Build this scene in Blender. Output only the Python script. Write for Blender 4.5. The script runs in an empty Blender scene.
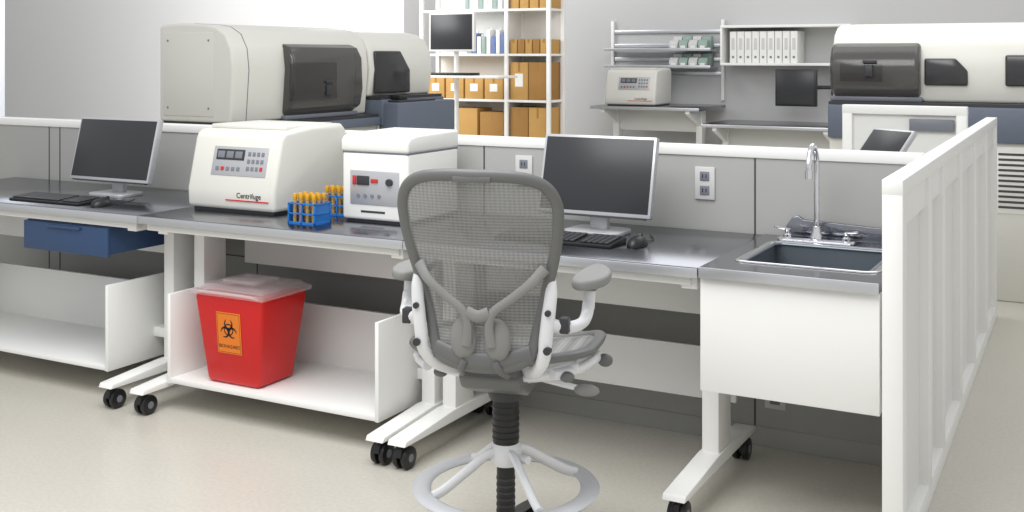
import bpy, bmesh, math, random
from mathutils import Vector, Matrix
random.seed(4)
scene = bpy.context.scene
COL = scene.collection

# ------------------------------------------------------------------ materials
def lin(c):
    c = c/255.0
    return c/12.92 if c <= 0.04045 else ((c+0.055)/1.055)**2.4
def rgb(t): return (lin(t[0]), lin(t[1]), lin(t[2]), 1.0)

def mat(name, col, rough=0.5, metal=0.0, var=0.03, scale=8.0, bump=0.0, bscale=200.0, alpha=1.0, spec=0.5, coat=0.0, stretch=None):
    m = bpy.data.materials.new(name); m.use_nodes = True
    nt = m.node_tree; N = nt.nodes; L = nt.links
    p = N['Principled BSDF']
    p.inputs['Roughness'].default_value = rough
    p.inputs['Metallic'].default_value = metal
    p.inputs['Specular IOR Level'].default_value = spec
    p.inputs['Coat Weight'].default_value = coat
    p.inputs['Alpha'].default_value = alpha
    tc = N.new('ShaderNodeTexCoord'); mp = N.new('ShaderNodeMapping')
    L.new(tc.outputs['Object'], mp.inputs['Vector'])
    if stretch: mp.inputs['Scale'].default_value = stretch
    nz = N.new('ShaderNodeTexNoise'); nz.inputs['Scale'].default_value = scale; nz.inputs['Detail'].default_value = 4
    L.new(mp.outputs['Vector'], nz.inputs['Vector'])
    mx = N.new('ShaderNodeMix'); mx.data_type = 'RGBA'
    c = rgb(col)
    mx.inputs[6].default_value = tuple([max(0, v*(1-var)) for v in c[:3]]+[1])
    mx.inputs[7].default_value = tuple([min(1, v*(1+var)) for v in c[:3]]+[1])
    L.new(nz.outputs['Fac'], mx.inputs[0]); L.new(mx.outputs[2], p.inputs['Base Color'])
    if bump > 0:
        n2 = N.new('ShaderNodeTexNoise'); n2.inputs['Scale'].default_value = bscale
        L.new(mp.outputs['Vector'], n2.inputs['Vector'])
        b = N.new('ShaderNodeBump'); b.inputs['Strength'].default_value = bump; b.inputs['Distance'].default_value = 0.002
        L.new(n2.outputs['Fac'], b.inputs['Height']); L.new(b.outputs['Normal'], p.inputs['Normal'])
    return m

M_white = mat('white_powdercoat', (240,240,237), 0.42, var=0.012)
M_white2 = mat('white_laminate', (230,230,227), 0.5, var=0.012)
M_grey = mat('grey_panel_fabric', (162,162,159), 0.7, var=0.03, bump=0.1, bscale=600)
M_seam = mat('dark_seam', (70,70,70), 0.7)
M_steel = mat('stainless_top', (138,140,147), 0.2, metal=1.0, var=0.08, scale=3, stretch=(2,40,1))
M_steeledge = mat('steel_edge', (200,202,206), 0.35, metal=0.8)
M_chrome = mat('chrome', (225,225,228), 0.08, metal=1.0)
M_basin = mat('basin_steel', (112,120,128), 0.4, metal=0.5)
M_black = mat('black_plastic', (22,22,24), 0.4)
M_dark = mat('dark_grey_plastic', (52,53,56), 0.45)
M_screen = mat('screen_glass', (50,51,54), 0.3, spec=0.4)
M_bezel = mat('silver_bezel', (190,191,194), 0.35, metal=0.4)
M_machine = mat('machine_cream', (222,221,213), 0.4, var=0.015)
M_machine2 = mat('machine_white', (236,236,231), 0.35, var=0.01)
M_slate = mat('slate_blue_cabinet', (96,104,118), 0.5)
M_smoke = mat('smoked_acrylic', (66,65,64), 0.15, alpha=0.78, spec=0.6)
M_window = mat('dark_window', (56,56,58), 0.15)
M_cardboard = mat('cardboard', (192,150,86), 0.8, var=0.08)
M_cardboard2 = mat('cardboard_dark', (162,120,64), 0.8, var=0.08)
M_label = mat('paper_label', (235,235,232), 0.7)
M_red = mat('red_plastic', (200,20,18), 0.35, spec=0.5, var=0.04)
M_redline = mat('red_ink', (200,30,30), 0.5)
M_orange = mat('orange_label', (228,124,28), 0.5)
M_ink = mat('black_ink', (18,16,14), 0.6)
M_clear = mat('clear_lid', (228,215,215), 0.12, alpha=0.30, spec=0.7)
M_blue = mat('blue_plastic', (30,112,190), 0.35)
M_bluedrawer = mat('blue_steel_drawer', (48,74,112), 0.45)
M_yellow = mat('yellow_cap', (214,158,34), 0.4)
M_tubeglass = mat('tube_plastic', (205,170,110), 0.2, alpha=0.75)
M_panelgrey = mat('keypad_grey', (120,124,132), 0.4)
M_led = mat('button_red', (190,50,50), 0.4)
M_teal = mat('bin_green_grey', (150,170,162), 0.5)
M_chairframe = mat('chair_frame_grey', (104,105,104), 0.42, var=0.02)
M_chairpad = mat('chair_arm_pad', (134,134,132), 0.6)
M_alu = mat('chair_silver', (228,229,231), 0.35, metal=0.1)
M_ring = mat('ring_silver', (200,202,205), 0.4, metal=0.2)
M_bookblue = mat('book_blue', (110,130,180), 0.6)
M_wallout = mat('outlet_plate', (205,205,202), 0.4)

def mesh_fabric():
    m = bpy.data.materials.new('woven_chair_mesh'); m.use_nodes = True
    nt = m.node_tree; N = nt.nodes; L = nt.links; p = N['Principled BSDF']
    p.inputs['Roughness'].default_value = 0.6
    tc = N.new('ShaderNodeTexCoord')
    w = N.new('ShaderNodeTexWave'); w.wave_type='BANDS'; w.bands_direction='Z'; w.inputs['Scale'].default_value = 40; w.inputs['Distortion'].default_value=0.3
    L.new(tc.outputs['Object'], w.inputs['Vector'])
    w2 = N.new('ShaderNodeTexWave'); w2.wave_type='BANDS'; w2.bands_direction='X'; w2.inputs['Scale'].default_value = 26
    L.new(tc.outputs['Object'], w2.inputs['Vector'])
    r = N.new('ShaderNodeValToRGB'); r.color_ramp.elements[0].color = rgb((116,116,114)); r.color_ramp.elements[1].color = rgb((148,148,146))
    L.new(w.outputs['Fac'], r.inputs['Fac']); L.new(r.outputs['Color'], p.inputs['Base Color'])
    ad = N.new('ShaderNodeMath'); ad.operation='MULTIPLY_ADD'; ad.inputs[1].default_value=0.16; ad.inputs[2].default_value=0.70
    L.new(w2.outputs['Fac'], ad.inputs[0]); L.new(ad.outputs[0], p.inputs['Alpha'])
    return m
M_mesh = mesh_fabric()

def floor_mat():
    m = bpy.data.materials.new('speckled_vinyl_floor'); m.use_nodes = True
    nt = m.node_tree; N = nt.nodes; L = nt.links; p = N['Principled BSDF']
    p.inputs['Roughness'].default_value = 0.28
    p.inputs['Specular IOR Level'].default_value = 0.45
    tc = N.new('ShaderNodeTexCoord')
    n1 = N.new('ShaderNodeTexNoise'); n1.inputs['Scale'].default_value=70; n1.inputs['Detail'].default_value=6
    n2 = N.new('ShaderNodeTexNoise'); n2.inputs['Scale'].default_value=2.5; n2.inputs['Detail'].default_value=3
    L.new(tc.outputs['Object'], n1.inputs['Vector']); L.new(tc.outputs['Object'], n2.inputs['Vector'])
    r = N.new('ShaderNodeValToRGB')
    r.color_ramp.elements[0].position=0.35; r.color_ramp.elements[0].color = rgb((197,193,182))
    r.color_ramp.elements[1].position=0.65; r.color_ramp.elements[1].color = rgb((208,205,195))
    L.new(n1.outputs['Fac'], r.inputs['Fac'])
    mx = N.new('ShaderNodeMix'); mx.data_type='RGBA'; mx.inputs[0].default_value=0.3
    r2 = N.new('ShaderNodeValToRGB'); r2.color_ramp.elements[0].color = rgb((193,188,176)); r2.color_ramp.elements[1].color = rgb((212,209,199))
    L.new(n2.outputs['Fac'], r2.inputs['Fac'])
    L.new(r.outputs['Color'], mx.inputs[6]); L.new(r2.outputs['Color'], mx.inputs[7]); L.new(mx.outputs[2], p.inputs['Base Color'])
    return m
M_floor = floor_mat()
M_wall = mat('wall_paint_grey', (196,196,196), 0.85, var=0.02, scale=1.2)
M_wallw = mat('wall_paint_white', (232,232,232), 0.85, var=0.01, scale=1.2)
M_wallb = mat('wall_paint_bluegrey', (180,184,192), 0.85, var=0.01)

# ------------------------------------------------------------------ builder
def catmull(pts, n, closed=False):
    P=[Vector(p) for p in pts]; out=[]; k=len(P)
    rng = k if closed else k-1
    for i in range(rng):
        if closed: p0,p1,p2,p3=P[(i-1)%k],P[i],P[(i+1)%k],P[(i+2)%k]
        else: p0,p1,p2,p3=P[max(i-1,0)],P[i],P[i+1],P[min(i+2,k-1)]
        for j in range(n):
            t=j/n
            out.append(0.5*((2*p1)+(p2-p0)*t+(2*p0-5*p1+4*p2-p3)*t*t+(3*p1-p0-3*p2+p3)*t**3))
    if not closed: out.append(P[-1])
    return out

class B:
    def __init__(s,name):
        s.name=name; s.bm=bmesh.new(); s.mats=[]; s.M=Matrix()
    def mi(s,m):
        if m not in s.mats: s.mats.append(m)
        return s.mats.index(m)
    def add(s,t,m,M=None):
        bmesh.ops.recalc_face_normals(t,faces=t.faces)
        i=s.mi(m)
        for f in t.faces: f.material_index=i; f.smooth=True
        if M is not None: bmesh.ops.transform(t,matrix=M,verts=t.verts)
        bmesh.ops.transform(t,matrix=s.M,verts=t.verts)
        me=bpy.data.meshes.new('t'); t.to_mesh(me); t.free()
        s.bm.from_mesh(me); bpy.data.meshes.remove(me)
    def bev(s,t,bv,seg=2,ang=0.5):
        if bv<=0: return
        t.normal_update()
        es=[e for e in t.edges if len(e.link_faces)==2 and e.calc_face_angle(0)>ang]
        bmesh.ops.bevel(t,geom=es,offset=bv,segments=seg,profile=0.5,affect='EDGES',clamp_overlap=True)
    def box(s,x0,x1,y0,y1,z0,z1,m,bv=0.003,seg=2,M=None):
        t=bmesh.new(); bmesh.ops.create_cube(t,size=1)
        for v in t.verts:
            v.co=Vector(((x0+x1)/2+v.co.x*(x1-x0),(y0+y1)/2+v.co.y*(y1-y0),(z0+z1)/2+v.co.z*(z1-z0)))
        s.bev(t,min(bv,0.45*min(abs(x1-x0),abs(y1-y0),abs(z1-z0))),seg)
        s.add(t,m,M)
    def frustum(s,b0,b1,z0,z1,m,bv=0.0,seg=3,cap=True):
        t=bmesh.new()
        lo=[t.verts.new((x,y,z0)) for x,y in ((b0[0],b0[2]),(b0[1],b0[2]),(b0[1],b0[3]),(b0[0],b0[3]))]
        hi=[t.verts.new((x,y,z1)) for x,y in ((b1[0],b1[2]),(b1[1],b1[2]),(b1[1],b1[3]),(b1[0],b1[3]))]
        t.faces.new(lo[::-1]); t.faces.new(hi)
        for i in range(4): t.faces.new((lo[i],lo[(i+1)%4],hi[(i+1)%4],hi[i]))
        s.bev(t,bv,seg); s.add(t,m)
    def tube(s,pts,ra,m,rb=None,closed=False,seg=10,n=0,ref=None):
        P=catmull(pts,n,closed) if n else [Vector(p) for p in pts]
        rb=ra if rb is None else rb
        k=len(P); t=bmesh.new(); rings=[]; up=None
        def rad(r,i):
            if isinstance(r,(list,tuple)):
                f=i/max(1,k-1)*(len(r)-1); j=min(int(f),len(r)-2); return r[j]+(r[j+1]-r[j])*(f-j)
            return r
        for i,p in enumerate(P):
            if closed: d=P[(i+1)%k]-P[(i-1)%k]
            else: d=P[min(i+1,k-1)]-P[max(i-1,0)]
            d.normalize()
            if ref is not None:
                r=Vector(ref); u=r-d*r.dot(d)
                if u.length<1e-4: u=d.orthogonal()
                u.normalize()
            else:
                if up is None: up=d.orthogonal().normalized()
                u=up-d*up.dot(d); u.normalize(); up=u
            w=d.cross(u)
            a=rad(ra,i); b=rad(rb,i)
            rings.append([t.verts.new(p+w*(a*math.cos(2*math.pi*j/seg))+u*(b*math.sin(2*math.pi*j/seg))) for j in range(seg)])
        for i in range(k if closed else k-1):
            A=rings[i]; C=rings[(i+1)%k]
            for j in range(seg): t.faces.new((A[j],A[(j+1)%seg],C[(j+1)%seg],C[j]))
        if not closed: t.faces.new(rings[0]); t.faces.new(rings[-1])
        s.add(t,m)
    def cyl(s,p0,p1,r,m,r2=None,seg=24,bv=0):
        p0=Vector(p0);p1=Vector(p1);d=p1-p0
        t=bmesh.new(); bmesh.ops.create_cone(t,cap_ends=True,segments=seg,radius1=r,radius2=r if r2 is None else r2,depth=d.length)
        s.bev(t,bv,2,1.0)
        s.add(t,m,Matrix.Translation((p0+p1)/2)@d.to_track_quat('Z','Y').to_matrix().to_4x4())
    def sph(s,c,r,m,seg=20,M=None):
        t=bmesh.new(); bmesh.ops.create_uvsphere(t,u_segments=seg,v_segments=seg//2,radius=1)
        r=(r,r,r) if not isinstance(r,(list,tuple)) else r
        for v in t.verts: v.co=Vector((v.co.x*r[0],v.co.y*r[1],v.co.z*r[2]))
        T=Matrix.Translation(c)
        s.add(t,m,T@M if M is not None else T)
    def prism(s,pts,a0,a1,m,axis='x',bv=0.0,seg=2,M=None,ang=0.5):
        t=bmesh.new()
        def P(p,a): return (a,p[0],p[1]) if axis=='x' else ((p[0],a,p[1]) if axis=='y' else (p[0],p[1],a))
        A=[t.verts.new(P(p,a0)) for p in pts]; C=[t.verts.new(P(p,a1)) for p in pts]; k=len(pts)
        t.faces.new(A); t.faces.new(C[::-1])
        for i in range(k): t.faces.new((A[i],A[(i+1)%k],C[(i+1)%k],C[i]))
        bmesh.ops.recalc_face_normals(t,faces=t.faces)
        s.bev(t,bv,seg,ang); s.add(t,m,M)
    def grid(s,fn,nu,nv,m,close_u=False):
        t=bmesh.new(); V=[[t.verts.new(fn(i/nu,j/nv)) for j in range(nv+1)] for i in range(nu+1)]
        for i in range(nu):
            for j in range(nv):
                t.faces.new((V[i][j],V[i+1][j],V[i+1][j+1],V[i][j+1]))
        s.add(t,m)
    def lathe(s,prof,m,c=(0,0,0),seg=28):
        t=bmesh.new(); R=[]
        for r,z in prof:
            R.append([t.verts.new((c[0]+r*math.cos(2*math.pi*j/seg),c[1]+r*math.sin(2*math.pi*j/seg),c[2]+z)) for j in range(seg)])
        for i in range(len(R)-1):
            for j in range(seg): t.faces.new((R[i][j],R[i][(j+1)%seg],R[i+1][(j+1)%seg],R[i+1][j]))
        t.faces.new(R[0]); t.faces.new(R[-1]); s.add(t,m)
    def text(s,txt,size,M,m,ext=0.0006,align='CENTER'):
        cu=bpy.data.curves.new('txt','FONT'); cu.body=txt; cu.size=size; cu.extrude=ext; cu.align_x=align; cu.align_y='CENTER'; cu.resolution_u=3
        ob=bpy.data.objects.new('txt',cu); COL.objects.link(ob)
        dg=bpy.context.evaluated_depsgraph_get(); me=bpy.data.meshes.new_from_object(ob.evaluated_get(dg))
        t=bmesh.new(); t.from_mesh(me); bpy.data.objects.remove(ob); bpy.data.curves.remove(cu); bpy.data.meshes.remove(me)
        s.add(t,m,M)
    def done(s,loc=None,rz=0.0):
        s.bm.normal_update()
        for e in s.bm.edges:
            if len(e.link_faces)==2 and e.calc_face_angle(0)>0.65: e.smooth=False
        me=bpy.data.meshes.new(s.name); s.bm.to_mesh(me); s.bm.free()
        for m in s.mats: me.materials.append(m)
        ob=bpy.data.objects.new(s.name,me); COL.objects.link(ob)
        if loc: ob.location=loc
        ob.rotation_euler=(0,0,rz)
        return ob

FRONT = Matrix.Rotation(math.pi/2,4,'X')

# ------------------------------------------------------------------ room
b=B('floor'); b.box(-18,6,-3,11.0,-0.1,0,M_floor,0); b.done()
b=B('wall_back'); b.box(-18,6,10.8,11.0,0,3.4,M_wall,0); b.done()
b=B('wall_left'); b.box(-18.2,-18,-3,11.0,0,3.4,M_wallb,0); b.done()
b=B('wall_column'); b.box(-7.4,-6.55,9.75,10.8,0,3.4,M_wallw,0.004); b.done()
b=B('wall_pier'); b.box(-12.5,-9.7,7.0,7.4,0,3.4,M_wallb,0.004); b.done()

# ------------------------------------------------------------------ partitions
YP=3.97
b=B('partition_panel')
XR=-0.585
b.box(-7.0,XR,YP,YP+0.07,0.02,1.03,M_grey,0.002)
b.box(-7.0,XR,YP-0.006,YP+0.076,1.03,1.067,M_white,0.004)
b.box(-7.0,XR,YP-0.004,YP+0.074,0.0,0.07,M_grey,0.002)
for x in (-1.154,-2.275,-3.47,-4.78,-4.86,-5.9):
    b.box(x-0.003,x+0.003,YP-0.0015,YP+0.01,0.07,1.03,M_seam,0)
b.box(-7.0,XR,YP-0.0015,YP+0.01,0.47,0.475,M_seam,0)
b.done()
b=B('end_partition')
X0,X1=0.0,0.055; Y0,Y1=0.0,3.4
b.box(X0,X1,Y0,Y1,1.025,1.067,M_white,0.003)
b.box(X0,X1-0.001,Y0+.001,Y1-.001,0.0,0.07,M_white,0.003)
b.box(X0+.001,X1-0.03,Y0+0.02,Y1-0.02,0.05,1.03,M_white2,0)
b.box(X1-0.032,X1-0.012,Y0+0.02,Y1-0.02,0.93,1.03,M_white,0.002)
for y in (Y0+.0005,Y0+0.55,Y0+0.92,Y0+1.5,Y0+2.1,Y0+2.7,Y1-0.0705):
    b.box(X0+.0005,X1-.0005,y,y+0.07,0.05,1.04,M_white,0.003)
b.done((-0.562,3.12,0),math.radians(1.2))
def outlet(x,z):
    b=B('wall_outlet')
    b.box(x-0.038,x+0.038,YP-0.008,YP,z-0.06,z+0.06,M_wallout,0.003)
    for dz in (-0.026,0.026):
        b.box(x-0.018,x+0.018,YP-0.011,YP-0.006,z+dz-0.017,z+dz+0.017,M_panelgrey,0.004)
        b.box(x-0.008,x-0.005,YP-0.012,YP-0.01,z+dz-0.006,z+dz+0.008,M_black,0)
        b.box(x+0.005,x+0.008,YP-0.012,YP-0.01,z+dz-0.006,z+dz+0.008,M_black,0)
    b.done()
outlet(-2.09,0.94); outlet(-1.34,0.93); outlet(-1.08,0.2)

# ------------------------------------------------------------------ lab tables
def caster(b,x,y,z):
    b.cyl((x,y,z-0.02),(x,y,z),0.012,M_black)
    b.prism([(y-0.03,z-0.045),(y-0.02,z-0.016),(y+0.025,z-0.016),(y+0.03,z-0.05)],x-0.012,x+0.012,M_black,'x',0.003)
    for dx in (-0.017,0.017):
        b.cyl((x+dx-0.010,y+0.012,0.038),(x+dx+0.010,y+0.012,0.038),0.038,M_black,bv=0.005)
        b.cyl((x+dx-0.011,y+0.012,0.038),(x+dx+0.011,y+0.012,0.038),0.014,M_panelgrey)
def leg(b,x):
    b.box(x-0.028,x+0.028,3.47,3.60,0.12,0.70,M_white,0.004)
    b.prism([(3.13,0.088),(3.14,0.105),(3.45,0.128),(3.62,0.128),(3.86,0.105),(3.87,0.088)],x-0.036,x+0.036,M_white,'x',0.003)
    caster(b,x,3.17,0.09); caster(b,x,3.80,0.09)
def table(x0,x1,lx0,lx1,tray=None,panels=True):
    b=B('lab_bench_table')
    b.box(x0+0.001,x1-0.001,3.24,3.955,0.728,0.76,M_steel,0.003)
    b.box(x0+0.001,x1-0.001,3.236,3.242,0.728,0.757,M_steeledge,0.001)
    b.box(x0+0.03,x1-0.03,3.45,3.50,0.69,0.728,M_white,0.002)
    b.box(x0+0.03,x1-0.03,3.26,3.29,0.70,0.728,M_white2,0.002)
    for xx in (lx0,lx1):
        leg(b,xx); b.box(xx-0.025,xx+0.025,3.27,3.92,0.688,0.7275,M_white,0.002)
    b.box(lx0,lx1,3.745,3.76,0.50,0.728,M_white2,0.002)
    if tray:
        t0,t1=tray
        b.box(t0+.015,t1-.015,3.252,3.71,0.110,0.13,M_white,0.002)
        b.box(t0,t0+0.016,3.25,3.72,0.108,0.46,M_white,0.002)
        b.box(t1-0.016,t1,3.25,3.72,0.108,0.46,M_white,0.002)
        b.box(t0+.015,t1-.015,3.70,3.718,0.112,0.37,M_white2,0.002)
        b.box(lx0,t0+0.01,3.5,3.56,0.2,0.24,M_white,0.002)
        b.box(t1-0.01,lx1,3.5,3.56,0.2,0.24,M_white,0.002)
    else:
        b.box(lx0,lx1,3.745,3.76,0.21,0.39,M_white2,0.002)
    return b.done()
tabA=table(-5.1,-3.45,-5.03,-3.515,tray=(-4.95,-3.63))
table(-3.45,-2.18,-3.345,-2.225,tray=(-3.30,-2.29))
table(-2.18,-1.117,-2.135,-1.155)

# ------------------------------------------------------------------ sink
b=B('sink_unit')
x0,x1,y0,y1=-1.113,-0.590,3.235,3.95
bx0,bx1,by0,by1=-1.03,-0.645,3.40,3.79
for (a,c,d,e) in ((x0,x1,y0,by0),(x0,x1,by1,y1),(x0,bx0,by0,by1),(bx1,x1,by0,by1)):
    b.box(a,c,d,e,0.735,0.763,M_steel,0.0)
b.box(x0,x1,y0-0.003,y0+0.003,0.732,0.764,M_steeledge,0.001)
def rrect(x0,x1,y0,y1,r,z,n=6):
    out=[]
    for cx,cy,a0 in ((x1-r,y0+r,-90),(x1-r,y1-r,0),(x0+r,y1-r,90),(x0+r,y0+r,180)):
        for i in range(n+1):
            a=math.radians(a0+90*i/n); out.append((cx+r*math.cos(a),cy+r*math.sin(a),z))
    return out
b.tube(rrect(bx0-0.014,bx1+0.014,by0-0.014,by1+0.014,0.035,0.764),0.012,M_chrome,rb=0.004,closed=True,seg=8,ref=(0,0,1))
b.tube(rrect(bx0,bx1,by0,by1,0.03,0.760),0.008,M_basin,rb=0.005,closed=True,seg=8,ref=(0,0,1))
b.box(bx0-0.004,bx0,by0,by1,0.62,0.7345,M_basin,0); b.box(bx1,bx1+0.004,by0,by1,0.62,0.7345,M_basin,0)
b.box(bx0,bx1,by0-0.004,by0+.001,0.62,0.76,M_basin,0); b.box(bx0,bx1,by1-.001,by1+0.004,0.62,0.76,M_basin,0)
b.box(bx0-.001,bx0+.001,by0,by1,.62,.76,M_basin,0); b.box(bx1-.001,bx1+.001,by0,by1,.62,.76,M_basin,0)
b.box(bx0,bx1,by0,by1,0.615,0.62,M_basin,0)
b.lathe([(0.001,0),(0.04,0),(0.042,0.003),(0.03,0.004),(0.001,0.001)],M_chrome,((bx0+bx1)/2,(by0+by1)/2,0.621))
b.prism([(x0+0.08,0.76),(x0+0.08,0.80),(x0+0.10,0.83),(x0+0.12,0.838),(x0+0.14,0.825),(x1-0.04,0.81),(x1-0.01,0.83),(x1-0.01,0.76)],3.935,3.955,M_steel,'y',0.003)
b.box(x0,x1-0.001,3.25,3.268,0.39,0.7345,M_white,0.002)
b.box(x0+.001,x0+0.02,3.266,3.93,0.392,0.7345,M_white,0.0)
b.box(x1-0.02,x1-0.002,3.266,3.93,0.392,0.7345,M_white,0.0)
b.box(x0+0.02,x1-0.02,3.268,3.93,0.40,0.415,M_white2,0.0)
b.box(x0+0.004,x1-0.004,3.929,3.968,0.393,0.734,M_white2,0.0)
b.done()
b=B('faucet')
fx,fy=-0.91,3.865; z=0.7635
b.prism([(fx-0.13,fy-0.024),(fx-0.12,fy-0.03),(fx+0.12,fy-0.03),(fx+0.13,fy-0.024),(fx+0.13,fy+0.024),(fx+0.12,fy+0.03),(fx-0.12,fy+0.03),(fx-0.13,fy+0.024)],z,z+0.010,M_chrome,'z',0.003)
b.lathe([(0.022,0),(0.022,0.012),(0.015,0.025),(0.013,0.045),(0.001,0.05)],M_chrome,(fx,fy,z+0.008))
b.tube([(fx,fy,z+0.03),(fx,fy,z+0.14),(fx,fy,z+0.26),(fx,fy-0.012,z+0.30),(fx,fy-0.045,z+0.33),(fx,fy-0.085,z+0.318),(fx,fy-0.108,z+0.275),(fx,fy-0.11,z+0.25)],0.0095,M_chrome,n=6,seg=12)
b.cyl((fx,fy-0.11,z+0.225),(fx,fy-0.11,z+0.255),0.013,M_chrome)
for dx in (-0.1,0.1):
    b.lathe([(0.015,0),(0.015,0.01),(0.009,0.016),(0.009,0.026),(0.011,0.03),(0.001,0.034)],M_chrome,(fx+dx,fy,z+0.008))
    sx=1 if dx>0 else -1
    b.tube([(fx+dx,fy,z+0.036),(fx+dx+sx*0.02,fy-0.01,z+0.04),(fx+dx+sx*0.04,fy-0.02,z+0.046)],[0.006,0.005,0.0045],M_chrome,rb=0.004,n=3)
b.done()

# ------------------------------------------------------------------ monitors, keyboards
def monitor(x,y,w=0.44,h=0.28,z=0.76,bot=0.07,tilt=14,rz=0,name='computer_monitor',bez=M_bezel,thick=0.03):
    b=B(name)
    T=Matrix.Translation((0,0,bot))@Matrix.Rotation(math.radians(-tilt),4,'X')
    b.box(-w/2,w/2,0,thick,0,h,bez,0.004,M=T)
    b.box(-w/2+0.010,w/2-0.010,-0.0015,0.004,0.014,h-0.010,M_screen,0.0008,M=T)
    b.box(-w/2+0.06,w/2-0.06,thick-0.002,thick+0.022,0.05,h-0.05,M_dark,0.008,M=T)
    b.box(-0.035,0.035,thick+0.005,thick+0.035,-bot-0.0,h*0.55,bez,0.006,M=Matrix.Translation((0,0.02,bot)))
    pts=[(p[0],p[1]) for p in rrect(-0.11,0.11,-0.03,0.13,0.04,0)]
    b.prism(pts,0.0,0.014,bez,'z',0.003,ang=1.0)
    b.box(-w/2+0.02,w/2-0.02,0.002,0.02,-0.004,0.001,M_dark,0,M=T)
    ob=b.done((x,y,z),math.radians(rz)); return ob
monitor(-4.035,3.61,0.50,0.290)
monitor(-1.655,3.66,0.44,0.288)
def keyboard(x,y,z=0.76,w=0.44,d=0.14,rz=0):
    b=B('keyboard')
    b.prism([(-d/2,0),(-d/2,0.010),(d/2,0.020),(d/2,0)],-w/2,w/2,M_black,'x',0.003)
    T=Matrix.Translation((0,-d/2,0.0105))@Matrix.Rotation(math.atan2(0.01,d),4,'X')
    n=20; kw=(w-0.02)/n
    for r in range(5):
        for c in range(n):
            if c in (14,): continue
            if r==0 and 3<=c<=8:
                if c==3: b.box(-w/2+0.01+3*kw,-w/2+0.01+9*kw-0.002,0.012,0.012+0.02,0,0.006,M_dark,0.001,1,M=T)
                continue
            xx=-w/2+0.01+c*kw; yy=0.012+r*0.0235
            b.box(xx,xx+kw-0.003,yy,yy+0.02,0,0.006,M_dark,0.001,1,M=T)
    b.done((x,y,z),math.radians(rz))
keyboard(-4.10,3.385); keyboard(-1.70,3.49)
def mouse(x,y,z=0.76):
    b=B('computer_mouse')
    def f(u,v):
        a=2*math.pi*u; e=v*math.pi/2
        return Vector((0.031*math.cos(a)*math.cos(e),0.055*math.sin(a)*math.cos(e),0.001+0.034*math.sin(e)))
    b.grid(f,24,8,M_black)
    b.cyl((-0.004,0.03,0.03),(0.004,0.03,0.03),0.009,M_dark,seg=12)
    b.tube([(0,0.053,0.008),(0.01,0.09,0.004),(0.0,0.15,0.003),(-0.04,0.22,0.003)],0.0018,M_black,n=4,seg=6)
    b.done((x,y,z))
mouse(-3.80,3.37); mouse(-1.425,3.52)

# ------------------------------------------------------------------ drawer
b=B('drawer')
b.box(-4.15,-3.65,3.275,3.71,0.578,0.695,M_bluedrawer,0.004)
b.box(-4.155,-3.645,3.262,3.278,0.570,0.69,M_bluedrawer,0.003)
b.box(-4.0,-3.8,3.25,3.264,0.672,0.684,M_bluedrawer,0.003)
b.box(-4.13,-4.11,3.30,3.68,0.69,0.728,M_seam,0); b.box(-3.69,-3.67,3.30,3.68,0.69,0.728,M_seam,0)
d_=b.done(); d_.parent=tabA

# ------------------------------------------------------------------ centrifuges
def centrifuge(x,y,z,w=0.45,d=0.45,h=0.33,rz=0):
    b=B('benchtop_centrifuge')
    prof=[(0.0,0.012),(-0.004,0.09),(0.045,h-0.05),(0.055,h-0.03),(0.075,h-0.016),(d*0.5,h),(d-0.03,h),(d,h-0.025),(d,0.012)]
    b.prism(prof,0,w,M_machine,'x',0.018,3,ang=0.9)
    b.box(0.02,w-0.02,0.02,d-0.02,0.0,0.02,M_dark,0)
    b.box(0.03,w-0.03,0.11,d-0.06,h-0.012,h+0.005,M_machine,0.005)
    sl=math.atan2(0.049,h-0.14)
    T=Matrix.Translation((0,-0.004,0.09))@Matrix.Rotation(-sl,4,'X')
    L=h-0.145
    b.box(w*0.26,w*0.88,-0.003,0.004,L*0.30,L*0.90,M_bezel,0.002,M=T)
    b.box(w*0.30,w*0.62,-0.005,0.0,L*0.62,L*0.84,M_dark,0.001,M=T)
    for i in range(3): b.box(w*(.315+.1*i),w*(.395+.1*i),-0.006,0.0,L*0.66,L*0.80,M_panelgrey,0.001,M=T)
    for i in range(4):
        for j in range(3):
            b.box(w*(0.66+0.05*i),w*(0.69+0.05*i),-0.006,0,L*(0.42+0.15*j),L*(0.50+0.15*j),M_led if (i==3 and j==0) else M_panelgrey,0.001,1,M=T)
    for i in range(5): b.box(w*(0.31+0.06*i),w*(0.345+0.06*i),-0.006,0,L*0.40,L*0.48,M_led if i==1 else M_panelgrey,0.001,1,M=T)
    b.text('Centrifuge',0.030,Matrix.Translation((w*0.72,-0.004,0.072))@FRONT,M_ink)
    b.box(w*0.46,w*0.94,-0.006,0.002,0.050,0.054,M_redline,0)
    return b.done((x,y,z),rz)
centrifuge(-3.415,3.475,0.76,0.465,0.475,0.345)
b=B('benchtop_centrifuge')
w,d,h=0.305,0.36,0.27
b.box(0,w,0.0,d,0.012,h,M_machine2,0.012,3)
b.box(0.015,w-0.015,0.015,d-0.015,0,0.02,M_dark,0)
b.prism([(-0.006,h),(-0.006,h+0.045),(0.01,h+0.062),(0.06,h+0.068),(d,h+0.072),(d,h)],-0.004,w+0.004,M_machine2,'x',0.012,3)
b.box(0.002,w-0.002,0.002,d-0.002,h-0.006,h+0.004,M_panelgrey,0)
b.box(0.04,w-0.04,-0.004,0.004,0.07,0.20,M_bezel,0.004)
b.box(0.075,0.13,-0.009,-0.002,0.145,0.18,M_dark,0.001)
b.box(0.055,0.07,-0.009,-0.002,0.145,0.18,M_led,0.001)
b.box(0.14,0.17,-0.009,-0.002,0.155,0.17,M_led,0.001)
for i in range(4): b.cyl((0.08+0.032*i,-0.003,0.105),(0.08+0.032*i,-0.008,0.105),0.007,M_panelgrey,seg=14)
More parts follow.
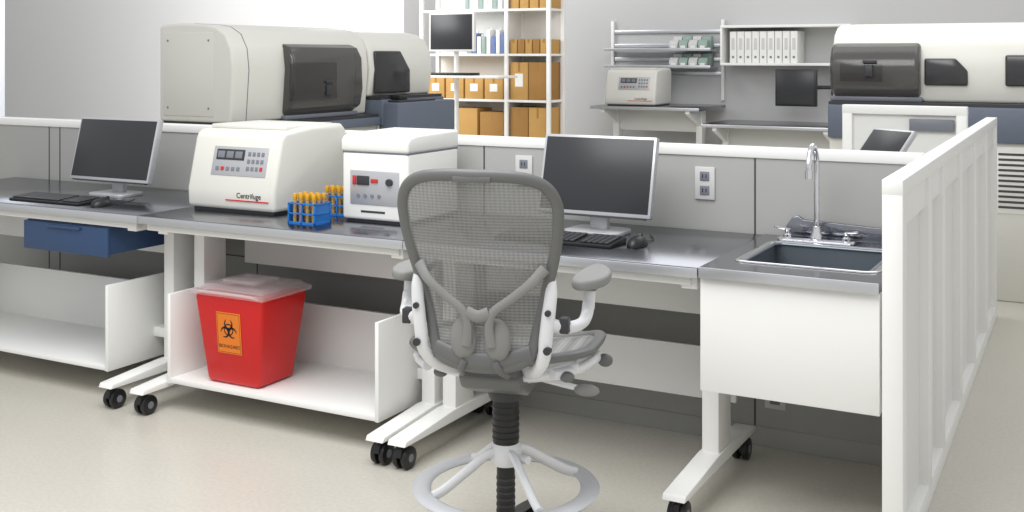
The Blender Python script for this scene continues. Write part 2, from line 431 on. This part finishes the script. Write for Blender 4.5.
b.cyl((0.225,-0.003,0.16),(0.225,-0.014,0.16),0.014,M_dark)
b.box(0.09,0.2,-0.002,0.002,0.04,0.048,M_dark,0.001)
b.done((-2.64,3.505,0.76))

# ------------------------------------------------------------------ test tube racks
def rack(x,y,z=0.76,nx=5,ny=2,p=0.03,rz=0):
    b=B('test_tube_rack')
    W=nx*p+0.01; D=ny*p+0.01
    for zz in (0.004,0.038,0.075):
        b.box(0,W,0,0.005,zz,zz+0.006,M_blue,0.001); b.box(0,W,D-0.005,D,zz,zz+0.006,M_blue,0.001)
        b.box(0,0.005,0,D,zz,zz+0.006,M_blue,0.001); b.box(W-0.005,W,0,D,zz,zz+0.006,M_blue,0.001)
        for i in range(1,nx): b.box(0.005+i*p-0.0015,0.005+i*p+0.0015,0.004,D-0.004,zz,zz+0.005,M_blue,0)
        for j in range(1,ny): b.box(0.004,W-0.004,0.005+j*p-0.0015,0.005+j*p+0.0015,zz,zz+0.005,M_blue,0)
    b.box(0,W,0,D,0.0,0.004,M_blue,0.001)
    b.box(0.003,0.005,0.004,D-0.004,0.0,0.078,M_blue,0); b.box(W-0.005,W-0.003,0.004,D-0.004,0.0,0.078,M_blue,0)
    for (a,c) in ((0,0),(W-0.007,0),(0,D-0.007),(W-0.007,D-0.007),(W/2-0.003,0),(W/2-0.003,D-0.007)):
        b.box(a,a+0.007,c,c+0.007,0,0.08,M_blue,0.001)
    for i in range(nx):
        for j in range(ny):
            cx=0.005+p*(i+0.5); cy=0.005+p*(j+0.5)
            b.cyl((cx,cy,0.006),(cx,cy,0.095),0.0075,M_tubeglass,seg=12)
            b.cyl((cx,cy,0.092),(cx,cy,0.114),0.0085,M_yellow,seg=14,bv=0.001)
    b.done((x,y,z),rz)
rack(-2.78,3.35,nx=4,ny=3); rack(-2.82,3.60,nx=5)

# ------------------------------------------------------------------ red bin
b=B('biohazard_waste_bin')
b.frustum((-3.13,-2.87,3.29,3.50),(-3.175,-2.83,3.262,3.54),0.131,0.478,M_red,0.02,3)
b.frustum((-3.185,-2.82,3.255,3.55),(-3.185,-2.82,3.255,3.55),0.472,0.492,M_clear,0.006)
b.frustum((-3.175,-2.83,3.265,3.54),(-3.15,-2.855,3.29,3.52),0.492,0.512,M_clear,0.008)
b.box(-3.09,-2.92,3.33,3.47,0.51,0.525,M_clear,0.005)
b.tube([(-3.15,3.262,0.478),(-3.12,3.245,0.49),(-2.88,3.245,0.49),(-2.85,3.262,0.478)],0.006,M_clear,n=3)
sl=math.atan2(0.028,0.347)
T=Matrix.Translation((-3.00,3.2720,0.335))@Matrix.Rotation(math.pi/2+sl,4,'X')
b.box(-0.06,0.06,-0.08,0.08,-0.001,0.0015,M_orange,0.0005,1,M=T)
b.box(-0.055,0.055,0.0745,0.0755,0,0.002,M_ink,0,M=T); b.box(-0.055,0.055,-0.0755,-0.0745,0,0.002,M_ink,0,M=T)
b.box(-0.0555,-0.0545,-0.075,0.075,0,0.002,M_ink,0,M=T); b.box(0.0545,0.0555,-0.075,0.075,0,0.002,M_ink,0,M=T)
b.text('BIOHAZARD',0.0185,T@Matrix.Translation((0,-0.052,0.0018)),M_ink,0.0003)
def flatring(b,cx,cy,r0,r1,a0,a1,m,T,z=0.0022,n=28):
    t=bmesh.new(); A=[];C=[]
    for i in range(n+1):
        a=math.radians(a0+(a1-a0)*i/n)
        k=math.sin(math.pi*i/n)**0.5 if (a1-a0)<359 else 1
        rr0=r1-(r1-r0)*k
        A.append(t.verts.new((cx+rr0*math.cos(a),cy+rr0*math.sin(a),z))); C.append(t.verts.new((cx+r1*math.cos(a),cy+r1*math.sin(a),z)))
    for i in range(n): 
        t.faces.new((A[i],C[i],C[i+1],A[i+1]))
    bmesh.ops.remove_doubles(t,verts=t.verts,dist=1e-6)
    b.add(t,m,T)
cy0=0.014
for k in (90,210,330):
    a=math.radians(k); cx=0.021*math.cos(a); cy=cy0+0.021*math.sin(a)
    flatring(b,cx,cy,0.013,0.0215,k+25+0,k+335,M_ink,T)
flatring(b,0,cy0,0.019,0.0235,0,360,M_ink,T)
flatring(b,0,cy0,0.0005,0.007,0,360,M_ink,T)
b.done()

# ------------------------------------------------------------------ task stool (mesh chair)
b=B('mesh_task_stool')
half=[(0,1.100),(.08,1.099),(.145,1.090),(.186,1.066),(.205,1.022),(.203,.965),(.192,.90),(.174,.83),(.156,.76),(.142,.70),(.132,.655),(.112,.622),(.065,.606),(0,.602)]
zy=[(0.60,-.235),(0.68,-.222),(0.76,-.225),(0.85,-.245),(0.95,-.275),(1.05,-.30),(1.12,-.315)]
def yb(x,z):
    for i in range(len(zy)-1):
        if z<=zy[i+1][0] or i==len(zy)-2:
            t=(z-zy[i][0])/(zy[i+1][0]-zy[i][0]); y=zy[i][1]+(zy[i+1][1]-zy[i][1])*t; break
    return y+0.9*x*x
loop=[(x,yb(x,z),z) for x,z in half]+[(-x,yb(-x,z),z) for x,z in half[-2:0:-1]]
b.tube(loop,0.0155,M_chairframe,rb=0.009,closed=True,seg=12,n=5,ref=(0,1,0))
hs=catmull([(x,0,z) for x,z in half],6)
def hw(z):
    for i in range(len(hs)-1):
        if hs[i+1].z<=z<=hs[i].z:
            t=(hs[i].z-z)/max(1e-9,hs[i].z-hs[i+1].z); return hs[i].x+(hs[i+1].x-hs[i].x)*t
    return 0
def backf(u,v):
    z=.604+(1.0985-.604)*(0.5-0.5*math.cos(math.pi*v)); x=(2*u-1)*hw(z)
    return Vector((x,yb(x,z),z))
b.grid(backf,20,48,M_mesh)
b.tube([(-.128,yb(.128,.64)-.004,.64),(-.06,yb(.06,.62)-.006,.622),(0,yb(0,.62)-.008,.618),(.06,yb(.06,.62)-.006,.622),(.128,yb(.128,.64)-.004,.64)],.022,M_chairframe,rb=.008,n=5,ref=(0,1,0))
b.box(-.05,.05,yb(0,1.085)-.012,yb(0,1.085)-.004,1.082,1.098,M_chairframe,.003)
for s in (-1,1):
    b.tube([(s*.168,-.235,.862),(s*.135,-.258,.825),(s*.085,-.262,.785),(s*.04,-.262,.75),(s*.028,-.258,.71),(s*.033,-.252,.66)],[.015,.012,.011,.012,.014],M_chairpad,rb=.007,n=5,ref=(0,1,0))
    b.sph((s*.045,-.240,.675),(.036,.014,.055),M_chairpad)
    b.tube([(s*.04,-.245,.62),(s*.05,-.24,.60),(s*.06,-.2,.575)],.01,M_chairframe,n=4)
b.tube([(-.03,-.262,.748),(0,-.264,.738),(.03,-.262,.748)],.016,M_chairpad,rb=.007,n=4,ref=(0,1,0))
for s in (-1,1):
    b.tube([(s*.180,-.205,.840),(s*.180,-.215,.80),(s*.174,-.222,.74),(s*.167,-.222,.68),(s*.160,-.215,.63),(s*.13,-.18,.585),(s*.08,-.11,.56)],[.008,.016,.018,.018,.017,.017,.018],M_alu,rb=.012,n=6,ref=(0,1,0),seg=14)
    b.tube([(s*.174,-.215,.72),(s*.205,-.19,.705),(s*.238,-.14,.705),(s*.248,-.105,.72),(s*.250,-.09,.75)],[.021,.020,.020,.019,.018],M_alu,rb=.015,n=5,seg=14)
    b.cyl((s*.250,-.09,.735),(s*.252,-.075,.795),.016,M_alu)
    b.box(s*.212-.012,s*.212+.012,-.215,-.185,.695,.735,M_dark,.004)
    b.cyl((s*.174,-.24,.655),(s*.174,-.222,.655),.010,M_dark,seg=16); b.cyl((s*.176,-.24,.75),(s*.176,-.222,.75),.008,M_dark,seg=16)
    pad=[]
    for i in range(28):
        a=2*math.pi*i/28
        pad.append((s*.255+.045*math.cos(a)*(1-.18*math.sin(a))+ s*(-.012)*math.sin(a)**2, -.035+.130*math.sin(a)))
    b.prism(pad,.795,.822,M_chairpad,'z',.009,3,ang=.9)
    b.box(s*.252-.022,s*.252+.022,-.11,.0,.785,.797,M_chairframe,.004)
def seatpt(a):
    c,s_=math.cos(a),math.sin(a)
    x=.245*math.copysign(abs(c)**.6,c)*(1+.06*s_); y=.015+.225*math.copysign(abs(s_)**.7,s_)
    return x,y
def sz(x,y): return .592+.35*x*x-.9*max(0,y-.12)**2*2+.15*max(0,-y-.05)
SL=[]
for i in range(40):
    x,y=seatpt(2*math.pi*i/40); SL.append((x,y,sz(x,y)))
b.tube(SL,.017,M_chairframe,rb=.012,closed=True,seg=10,n=1,ref=(0,0,1))
def seatf(u,v):
    x,y=seatpt(2*math.pi*u); x*=v;y=.015+(y-.015)*v
    return Vector((x,y,sz(x,y)-.01*(1-v*v)))
b.grid(seatf,40,8,M_mesh)
b.prism([(-.17,.555),(-.14,.575),(.12,.575),(.14,.55),(.06,.50),(-.06,.485),(-.15,.52)],-.085,.085,M_chairframe,'x',.012,3)
b.tube([(-.235,.03,.575),(-.1,.03,.545),(.1,.03,.545),(.235,.03,.575)],.016,M_alu,n=5,seg=12)
b.tube([(-.225,-.10,.59),(-.1,-.12,.555),(.1,-.12,.555),(.225,-.10,.59)],.015,M_alu,n=5,seg=12)
b.tube([(.17,-.16,.575),(.225,-.08,.575),(.245,.05,.572),(.22,.15,.555)],.014,M_alu,n=5,seg=12)
b.tube([(-.17,-.16,.575),(-.225,-.08,.575),(-.245,.05,.572),(-.22,.15,.555)],.014,M_alu,n=5,seg=12)
b.lathe([(.001,0),(.045,0),(.052,.02),(.052,.05),(.04,.065),(.001,.065)],M_dark,(0,0,.455))
b.tube([(.08,-.03,.53),(.17,-.05,.52),(.225,-.06,.515)],.008,M_alu,n=4); b.sph((.24,-.063,.513),(.035,.018,.016),M_chairpad)
b.tube([(.08,.05,.54),(.20,.06,.545),(.255,.05,.56)],.007,M_alu,n=4); b.sph((.268,.05,.565),(.022,.014,.018),M_chairframe)
b.tube([(.08,-.08,.53),(.16,-.12,.555),(.20,-.14,.565)],.007,M_alu,n=4); b.sph((.205,-.145,.568),(.02,.016,.014),M_chairframe)
b.tube([(-.08,-.02,.53),(-.17,-.04,.525)],.008,M_alu); b.sph((-.175,-.042,.525),(.02,.018,.014),M_chairframe)
b.cyl((0,0,.33),(0,0,.47),.036,M_black,bv=.004)
for i in range(6): b.cyl((0,0,.345+i*.017),(0,0,.351+i*.017),.0375,M_black)
b.cyl((0,0,.10),(0,0,.34),.025,M_black)
for i in range(7): b.cyl((0,0,.125+i*.018),(0,0,.131+i*.018),.0265,M_dark)
b.lathe([(.027,0),(.038,.003),(.043,.015),(.043,.05),(.036,.062),(.027,.064)],M_alu,(0,0,.272))
b.cyl((.035,-.02,.30),(.075,-.045,.305),.011,M_alu)
RR=.232
ring=[(RR*math.cos(2*math.pi*i/72),RR*math.sin(2*math.pi*i/72),.213) for i in range(72)]
b.tube(ring,.0265,M_ring,rb=.009,closed=True,seg=12,ref=(0,0,1))
for a in (-140,-50,40,130):
    ca,sa=math.cos(math.radians(a)),math.sin(math.radians(a))
    b.tube([(ca*.03,sa*.03,.312),(ca*.06,sa*.06,.305),(ca*.12,sa*.12,.268),(ca*.18,sa*.18,.232),(ca*.215,sa*.215,.218)],[.016,.017,.017,.018],M_alu,rb=.012,n=5,seg=12)
b.lathe([(.03,0),(.05,.005),(.045,.04),(.03,.06),(.026,.06)],M_chairframe,(0,0,.07))
for k in range(5):
    a=2*math.pi*k/5+.3; ca,sa=math.cos(a),math.sin(a)
    b.tube([(ca*.03,sa*.03,.105),(ca*.13,sa*.13,.095),(ca*.25,sa*.25,.07)],[.022,.018,.014],M_chairframe,rb=.011,n=5,ref=(0,0,1))
    cx,cy=ca*.245,sa*.245
    b.cyl((cx,cy,.04),(cx,cy,.075),.008,M_black)
    tx,ty=-sa,ca
    for q in (-.016,.016):
        b.cyl((cx+tx*(q-.009),cy+ty*(q-.009),.029),(cx+tx*(q+.009),cy+ty*(q+.009),.029),.029,M_black,bv=.004)
b.done((-1.49,2.72,0),math.radians(13))

# ------------------------------------------------------------------ analyzers
def analyzer(x,y,rz,W,D=0.62,can=(0.5,1.25),canz=None,win=None,zb=.98,zt=1.59,name='chemistry_analyzer',vents=None,seam=None,shelf=None,endbev=.02):
    b=B(name)
    b.box(0,W,-0.10,D,0.0,0.90,M_machine,0.01)
    b.box(-0.002,W+0.002,-0.14,D,0.90,zb-0.02,M_slate,0.01)
    b.box(0,W,-0.12,D,zb-0.02,zb,M_dark,0)
    for i in range(1,int(W/0.5)+1): b.box(i*W/(int(W/0.5)+1)-.003,i*W/(int(W/0.5)+1)+.003,-.103,-.09,.1,.88,M_seam,0)
    b.box(.05,W-.05,-.08,D-.02,0,.06,M_dark,0)
    prof=[(-.01,zb),(-.035,zt-.28),(-.02,zt-.15),(.03,zt-.06),(.11,zt-.015),(.2,zt),(D*.7,zt+.01),(D-.01,zt),(D,zt-.02),(D,zb)]
    b.prism(prof,0,W,M_machine,'x',endbev,4,ang=.9)
    for xs in (0,W):
        b.box(xs-.005,xs+.005,.12,D-.04,zb+.04,zt-.05,M_machine,.003)
        for yy in (.16,D-.08):
            for zz in (zb+.09,zt-.10): b.cyl((xs-.007,yy,zz),(xs+.007,yy,zz),.007,M_panelgrey,seg=10)
    if seam:
        for q in seam:
            pr=[(p[0]-.0015 if i<5 else p[0],p[1]+(.0015 if 2<i<8 else 0)) for i,p in enumerate(prof)]
            b.prism(pr,q-.003,q+.003,M_panelgrey,'x')
    if can:
        c0,c1=can; k0=zb+.03; k1=zt-.11
        pr=[(-.02,k0),(-.09,k0+.04),(-.11,k0+.16),(-.10,k1-.10),(-.06,k1-.03),(.02,k1),(.05,k1),(.05,k0)]
        b.prism(pr,c0,c1,M_smoke,'x',.045,5,ang=.75)
        b.box(c0+.05,c1-.22,-.045,-.028,k0+.09,k1-.13,M_window,.01)
        b.box(c0-.01,c1+.01,-.05,-.01,zb+.0,zb+.03,M_panelgrey,.008)
        b.box((c0+c1)/2-.06,(c0+c1)/2+.02,-.125,-.10,k0+.20,k0+.22,M_dark,.005)
        b.box((c0+c1)/2-.05,(c0+c1)/2+.0,-.122,-.10,k0+.12,k0+.19,M_dark,.005)
    if win:
        for (w0,w1,z0,z1) in win:
            pts=[(w0,z0),(w1,z0),(w1,z0+(z1-z0)*.55),(w1-(w1-w0)*.28,z1),(w0,z1)]
            b.prism(pts,-.048,-.02,M_window,'y',.012,3,ang=.3)
    if shelf:
        s0,s1,sd,st=shelf
        b.box(s0,s1,-.10-sd,-.05,.55,st,M_slate,.012)
        b.box(s0+.05,s1-.25,-.08-sd,-.10,st,st+.015,M_dark,.004)
        b.box(s0+.10,s0+.20,-.05-sd,-.12,st+.01,st+.05,M_black,.01)
    if vents:
        v0,v1=vents
        b.box(v0-.02,v1+.02,-.106,-.09,.50,.88,M_machine2,.004)
        for i in range(11): b.box(v0,v1,-.11,-.1,.53+i*.03,.543+i*.03,M_seam,.002)
    b.done((x,y,0),rz)
analyzer(-4.77,5.20,math.pi/2,1.40,.58,can=(.48,1.24),seam=(.14,))
analyzer(-4.77,6.62,math.pi/2,.83,.58,can=None,win=[(.05,.50,1.12,1.43)],zb=1.10,zt=1.575,shelf=(.02,.80,.16,1.06))
analyzer(-1.56,7.05,0,2.6,.7,can=(0.0,.52),win=[(.54,.78,1.22,1.38),(.98,1.6,1.22,1.40)],zb=1.12,zt=1.59,vents=(.95,1.5))

# ------------------------------------------------------------------ shelving
b=B('storage_shelving')
SX=(-5.85,-4.93,-4.50); SY0,SY1=9.0,9.32
for x in SX:
    for y in (SY0,SY1-.03): b.box(x-.018,x+.018,y,y+.03,0,2.2,M_white,.002)
b.box(SX[1]-.008,SX[1]+.008,SY0+.03,SY1-.03,0.05,2.15,M_white2,0)
for z in (.10,.52,.97,1.39,1.80,2.17): b.box(SX[0],SX[2],SY0+.002,SY1,z,z+.022,M_white,.002)
b.box(SX[0],SX[2],SY1-.008,SY1,.1,2.17,M_white2,0)
b.done()
b=B('cardboard_boxes')
def cbox(x0,x1,z0,h,m,y0=9.03,lab=True):
    b.box(x0,x1,y0,9.30,z0,z0+h,m,.002)
    if lab: b.box((x0+x1)/2-.04,(x0+x1)/2+.04,y0-.002,y0+.002,z0+h*.35,z0+h*.7,M_label,0)
    b.box((x0+x1)/2-.01,(x0+x1)/2+.01,y0-.0015,y0+.1,z0+h*.75,z0+h+.001,M_cardboard2,0)
for i in range(4): cbox(-5.80+i*.21,-5.80+i*.21+.19,.993,.20,M_cardboard)
cbox(-5.70,-5.25,.543,.36,M_cardboard,lab=False); cbox(-5.22,-4.97,.543,.33,M_cardboard2,lab=False)
for i in range(5): cbox(-4.90+i*.077,-4.90+i*.077+.066,1.413,.13,M_cardboard2 if i%2 else M_cardboard,lab=False)
for i in range(2): cbox(-4.90+i*.19,-4.90+i*.19+.18,.993,.34,M_cardboard if i!=1 else M_cardboard2,lab=(i==0))
for i in range(2): cbox(-4.90+i*.19,-4.90+i*.19+.18,.543,.38,M_cardboard2 if i!=1 else M_cardboard,lab=False)
for i in range(4): cbox(-4.90+i*.1,-4.90+i*.1+.085,1.823,.12,M_cardboard,lab=False)
for i in range(3): cbox(-5.80+i*.28,-5.80+i*.28+.25,.123,.30,M_cardboard,lab=False)
b.done()
b=B('reagent_bottles')
x=-5.42
for i in range(9):
    hh=random.choice((.16,.19,.22)); m=random.choice((M_label,M_bookblue,M_label,M_teal))
    b.box(x,x+.042,9.06,9.2,1.413,1.413+hh,m,.006); b.cyl((x+.021,9.13,1.413+hh),(x+.021,9.13,1.413+hh+.02),.012,M_label,seg=12); x+=.05
b.done()
b=B('binders')
for i in range(8): b.box(-5.4+i*.05,-5.4+i*.05+.043,9.06,9.3,1.823,1.823+.25,M_label if i%3 else M_teal,.003)
b.done()
b=B('computer_cart')
cx,cy=-5.22,8.55
b.cyl((cx,cy+.06,.08),(cx,cy+.06,1.62),.022,M_white)
for s in (-1,1):
    b.tube([(cx,cy+.06,.09),(cx+s*.15,cy-.1,.08),(cx+s*.25,cy-.2,.07)],.02,M_white,n=3); b.tube([(cx,cy+.06,.09),(cx+s*.15,cy+.2,.08),(cx+s*.25,cy+.3,.07)],.02,M_white,n=3)
    for yy in (-.2,.3): b.cyl((cx+s*.25-.015,cy+yy,.035),(cx+s*.25+.015,cy+yy,.035),.035,M_black)
b.box(cx-.30,cx+.60,cy-.25,cy+.1,1.20,1.222,M_white,.006)
b.box(cx-.22,cx+.30,cy-.2,cy-.04,1.222,1.245,M_black,.004)
b.box(cx-.235,cx+.235,cy-.03,cy+.015,1.43,1.78,M_white2,.01)
b.box(cx-.215,cx+.215,cy-.034,cy-.028,1.45,1.76,M_screen,.002)
b.box(cx-.05,cx+.05,cy+.01,cy+.07,1.52,1.62,M_dark,.005)
b.done()

# ------------------------------------------------------------------ far benches along back wall
def bench(x0,x1,z,name='far_lab_bench'):
    b=B(name); y0,y1=9.95,10.75
    b.box(x0,x1,y0,y1,z-.03,z,M_steel,.004)
    b.box(x0,x1,y0-.004,y0+.002,z-.03,z-.002,M_steeledge,.001)
    for x in (x0+.12,x1-.12):
        b.box(x-.03,x+.03,y0+.35,y0+.47,.12,z-.03,M_white,.004)
        b.prism([(y0+.02,z-.03),(y0+.02,z-.06),(y0+.38,z-.2),(y0+.45,z-.2),(y0+.45,z-.03)],x-.02,x+.02,M_white,'x',.002)
        b.box(x-.035,x+.035,y0+.02,y1-.05,.09,.13,M_white,.004)
        for yy in (y0+.06,y1-.1): b.cyl((x-.02,yy,.045),(x+.02,yy,.045),.045,M_black)
    b.box(x0+.12,x1-.12,y0+.4,y0+.43,z-.25,z-.03,M_white2,.002)
    b.done()
bench(-4.52,-3.42,.91); bench(-3.40,-2.15,.765)
centrifuge(-4.40,10.03,.91,.52,.45,.36)
b=B('slotted_rail_shelving')
for z in (1.62,1.48,1.34,1.20): b.box(-4.65,-3.45,10.77,10.80,z,z+.035,M_steeledge,.002)
for x in (-4.65,-3.47): b.box(x,x+.03,10.76,10.80,.95,1.75,M_white,.002)
for z in (1.44,1.27):
    b.box(-4.62,-3.5,10.52,10.77,z,z+.012,M_steeledge,.002)
    b.box(-4.62,-3.5,10.515,10.52,z,z+.03,M_steeledge,.001)
b.done()
b=B('parts_bins')
for z in (1.453,1.283):
    for r in range(2):
        for i in range(4):
            x=-3.93+i*.10; yy=10.53+r*.11; zz=z
            b.prism([(yy,zz),(yy-.0,zz+.05),(yy+.03,zz+.09+r*.04),(yy+.095,zz+.10+r*.04),(yy+.095,zz)],x,x+.088,M_teal if i%2 else M_wallout,'x',.003)
            b.box(x+.02,x+.07,yy-.002,yy+.002,zz+.012,zz+.04,M_label,0)
b.done()
b=B('mounted_shelf')
b.box(-3.38,-2.15,10.45,10.8,1.30,1.325,M_white,.003)
b.box(-3.38,-2.15,10.45,10.8,1.66,1.685,M_white,.003)
b.box(-3.38,-3.36,10.451,10.8,1.301,1.684,M_white,.002); b.box(-2.17,-2.15,10.451,10.8,1.301,1.684,M_white,.002)
b.done()
b=B('ring_binders')
for i in range(9):
    x=-3.30+i*.073
    b.box(x,x+.066,10.5,10.77,1.325,1.625,M_label,.004)
    b.box(x+.018,x+.048,10.498,10.502,1.45,1.56,M_wallout,0); b.cyl((x+.033,10.498,1.38),(x+.033,10.503,1.38),.012,M_panelgrey,seg=12)
b.done()
b=B('arm_mounted_monitor')
b.box(-2.80,-2.42,10.28,10.32,.93,1.27,M_black,.006); b.box(-2.78,-2.44,10.276,10.282,.95,1.25,M_screen,.002)
b.box(-2.67,-2.57,10.32,10.36,1.05,1.15,M_dark,.004)
b.tube([(-2.62,10.35,1.10),(-2.45,10.5,1.10),(-2.30,10.6,1.10),(-2.35,10.79,1.10)],.018,M_dark,n=2)
b.box(-2.40,-2.30,10.77,10.80,1.0,1.2,M_dark,.004)
b.done()

# second workstation bay behind the partition
b=B('low_white_partition')
py=5.9
b.box(-1.26,-.66,py,py+.06,1.10,1.145,M_white,.004)
b.box(-1.259,-1.21,py+.001,py+.059,0,1.12,M_white,.004)
b.box(-.71,-.661,py+.001,py+.059,0,1.12,M_white,.004)
b.box(-1.22,-.70,py+.025,py+.055,0.02,1.12,M_white2,0)
b.box(-.93,-.72,py,py+.03,1.02,1.08,M_panelgrey,.004)
b.done()
b=B('far_side_table')
b.box(-1.10,-.75,4.72,5.22,.80,.83,M_steel,.003)
for x in (-1.07,-.78):
    for y in (4.76,5.18): b.box(x-.02,x+.02,y-.02,y+.02,0,.80,M_white,.002)
b.done()
b=B('tilted_touchscreen')
T=Matrix.Translation((-.925,4.96,.955))@Matrix.Rotation(math.radians(-35),4,'Z')@Matrix.Rotation(math.radians(-42),4,'X')
b.box(-.12,.12,0,.025,0,.17,M_bezel,.006,M=T); b.box(-.108,.108,-.002,.004,.012,.158,M_screen,.001,M=T)
b.box(-.97,-.87,4.95,5.06,.83,.845,M_bezel,.005); b.tube([(-.92,5.02,.84),(-.90,5.04,.93),(-.89,5.03,1.01)],.012,M_bezel,n=3)
b.done()

# ------------------------------------------------------------------ lights
w=bpy.data.worlds.new('world'); scene.world=w; w.use_nodes=True
bg=w.node_tree.nodes['Background']; bg.inputs[0].default_value=(.98,.985,1,1); bg.inputs[1].default_value=0.74
def area(name,loc,size,power,target=None,sy=None):
    l=bpy.data.lights.new(name,'AREA'); l.energy=power; l.shape='RECTANGLE'; l.size=size; l.size_y=sy or size
    o=bpy.data.objects.new(name,l); COL.objects.link(o); o.location=loc
    if target:
        o.rotation_euler=(Vector(target)-Vector(loc)).to_track_quat('-Z','Y').to_euler()
    return o
area('ceiling_light_panel',(-2.0,1.8,3.4),2.6,120,(-2.0,3.2,0))
area('back_wall_fill_light',(-8.0,6.5,3.4),3.5,330,(-9.5,10.5,1.2))  # unseen fill lamp, added and aimed to brighten the left of the back wall
area('ceiling_light_panel.002',(-1.5,7.0,3.4),3.0,60,(-1.5,7.5,0.5))

# ------------------------------------------------------------------ camera
cam=bpy.data.cameras.new('camera'); co=bpy.data.objects.new('camera',cam); COL.objects.link(co)
cam.sensor_width=36; cam.lens=1125/1024*36; cam.shift_y=-(256-55)/1024
co.location=(0,0,1.40); co.rotation_euler=(math.pi/2,0,math.radians(28.4))
cam.clip_start=.05; cam.clip_end=100
scene.camera=co
scene.view_settings.view_transform='Standard'
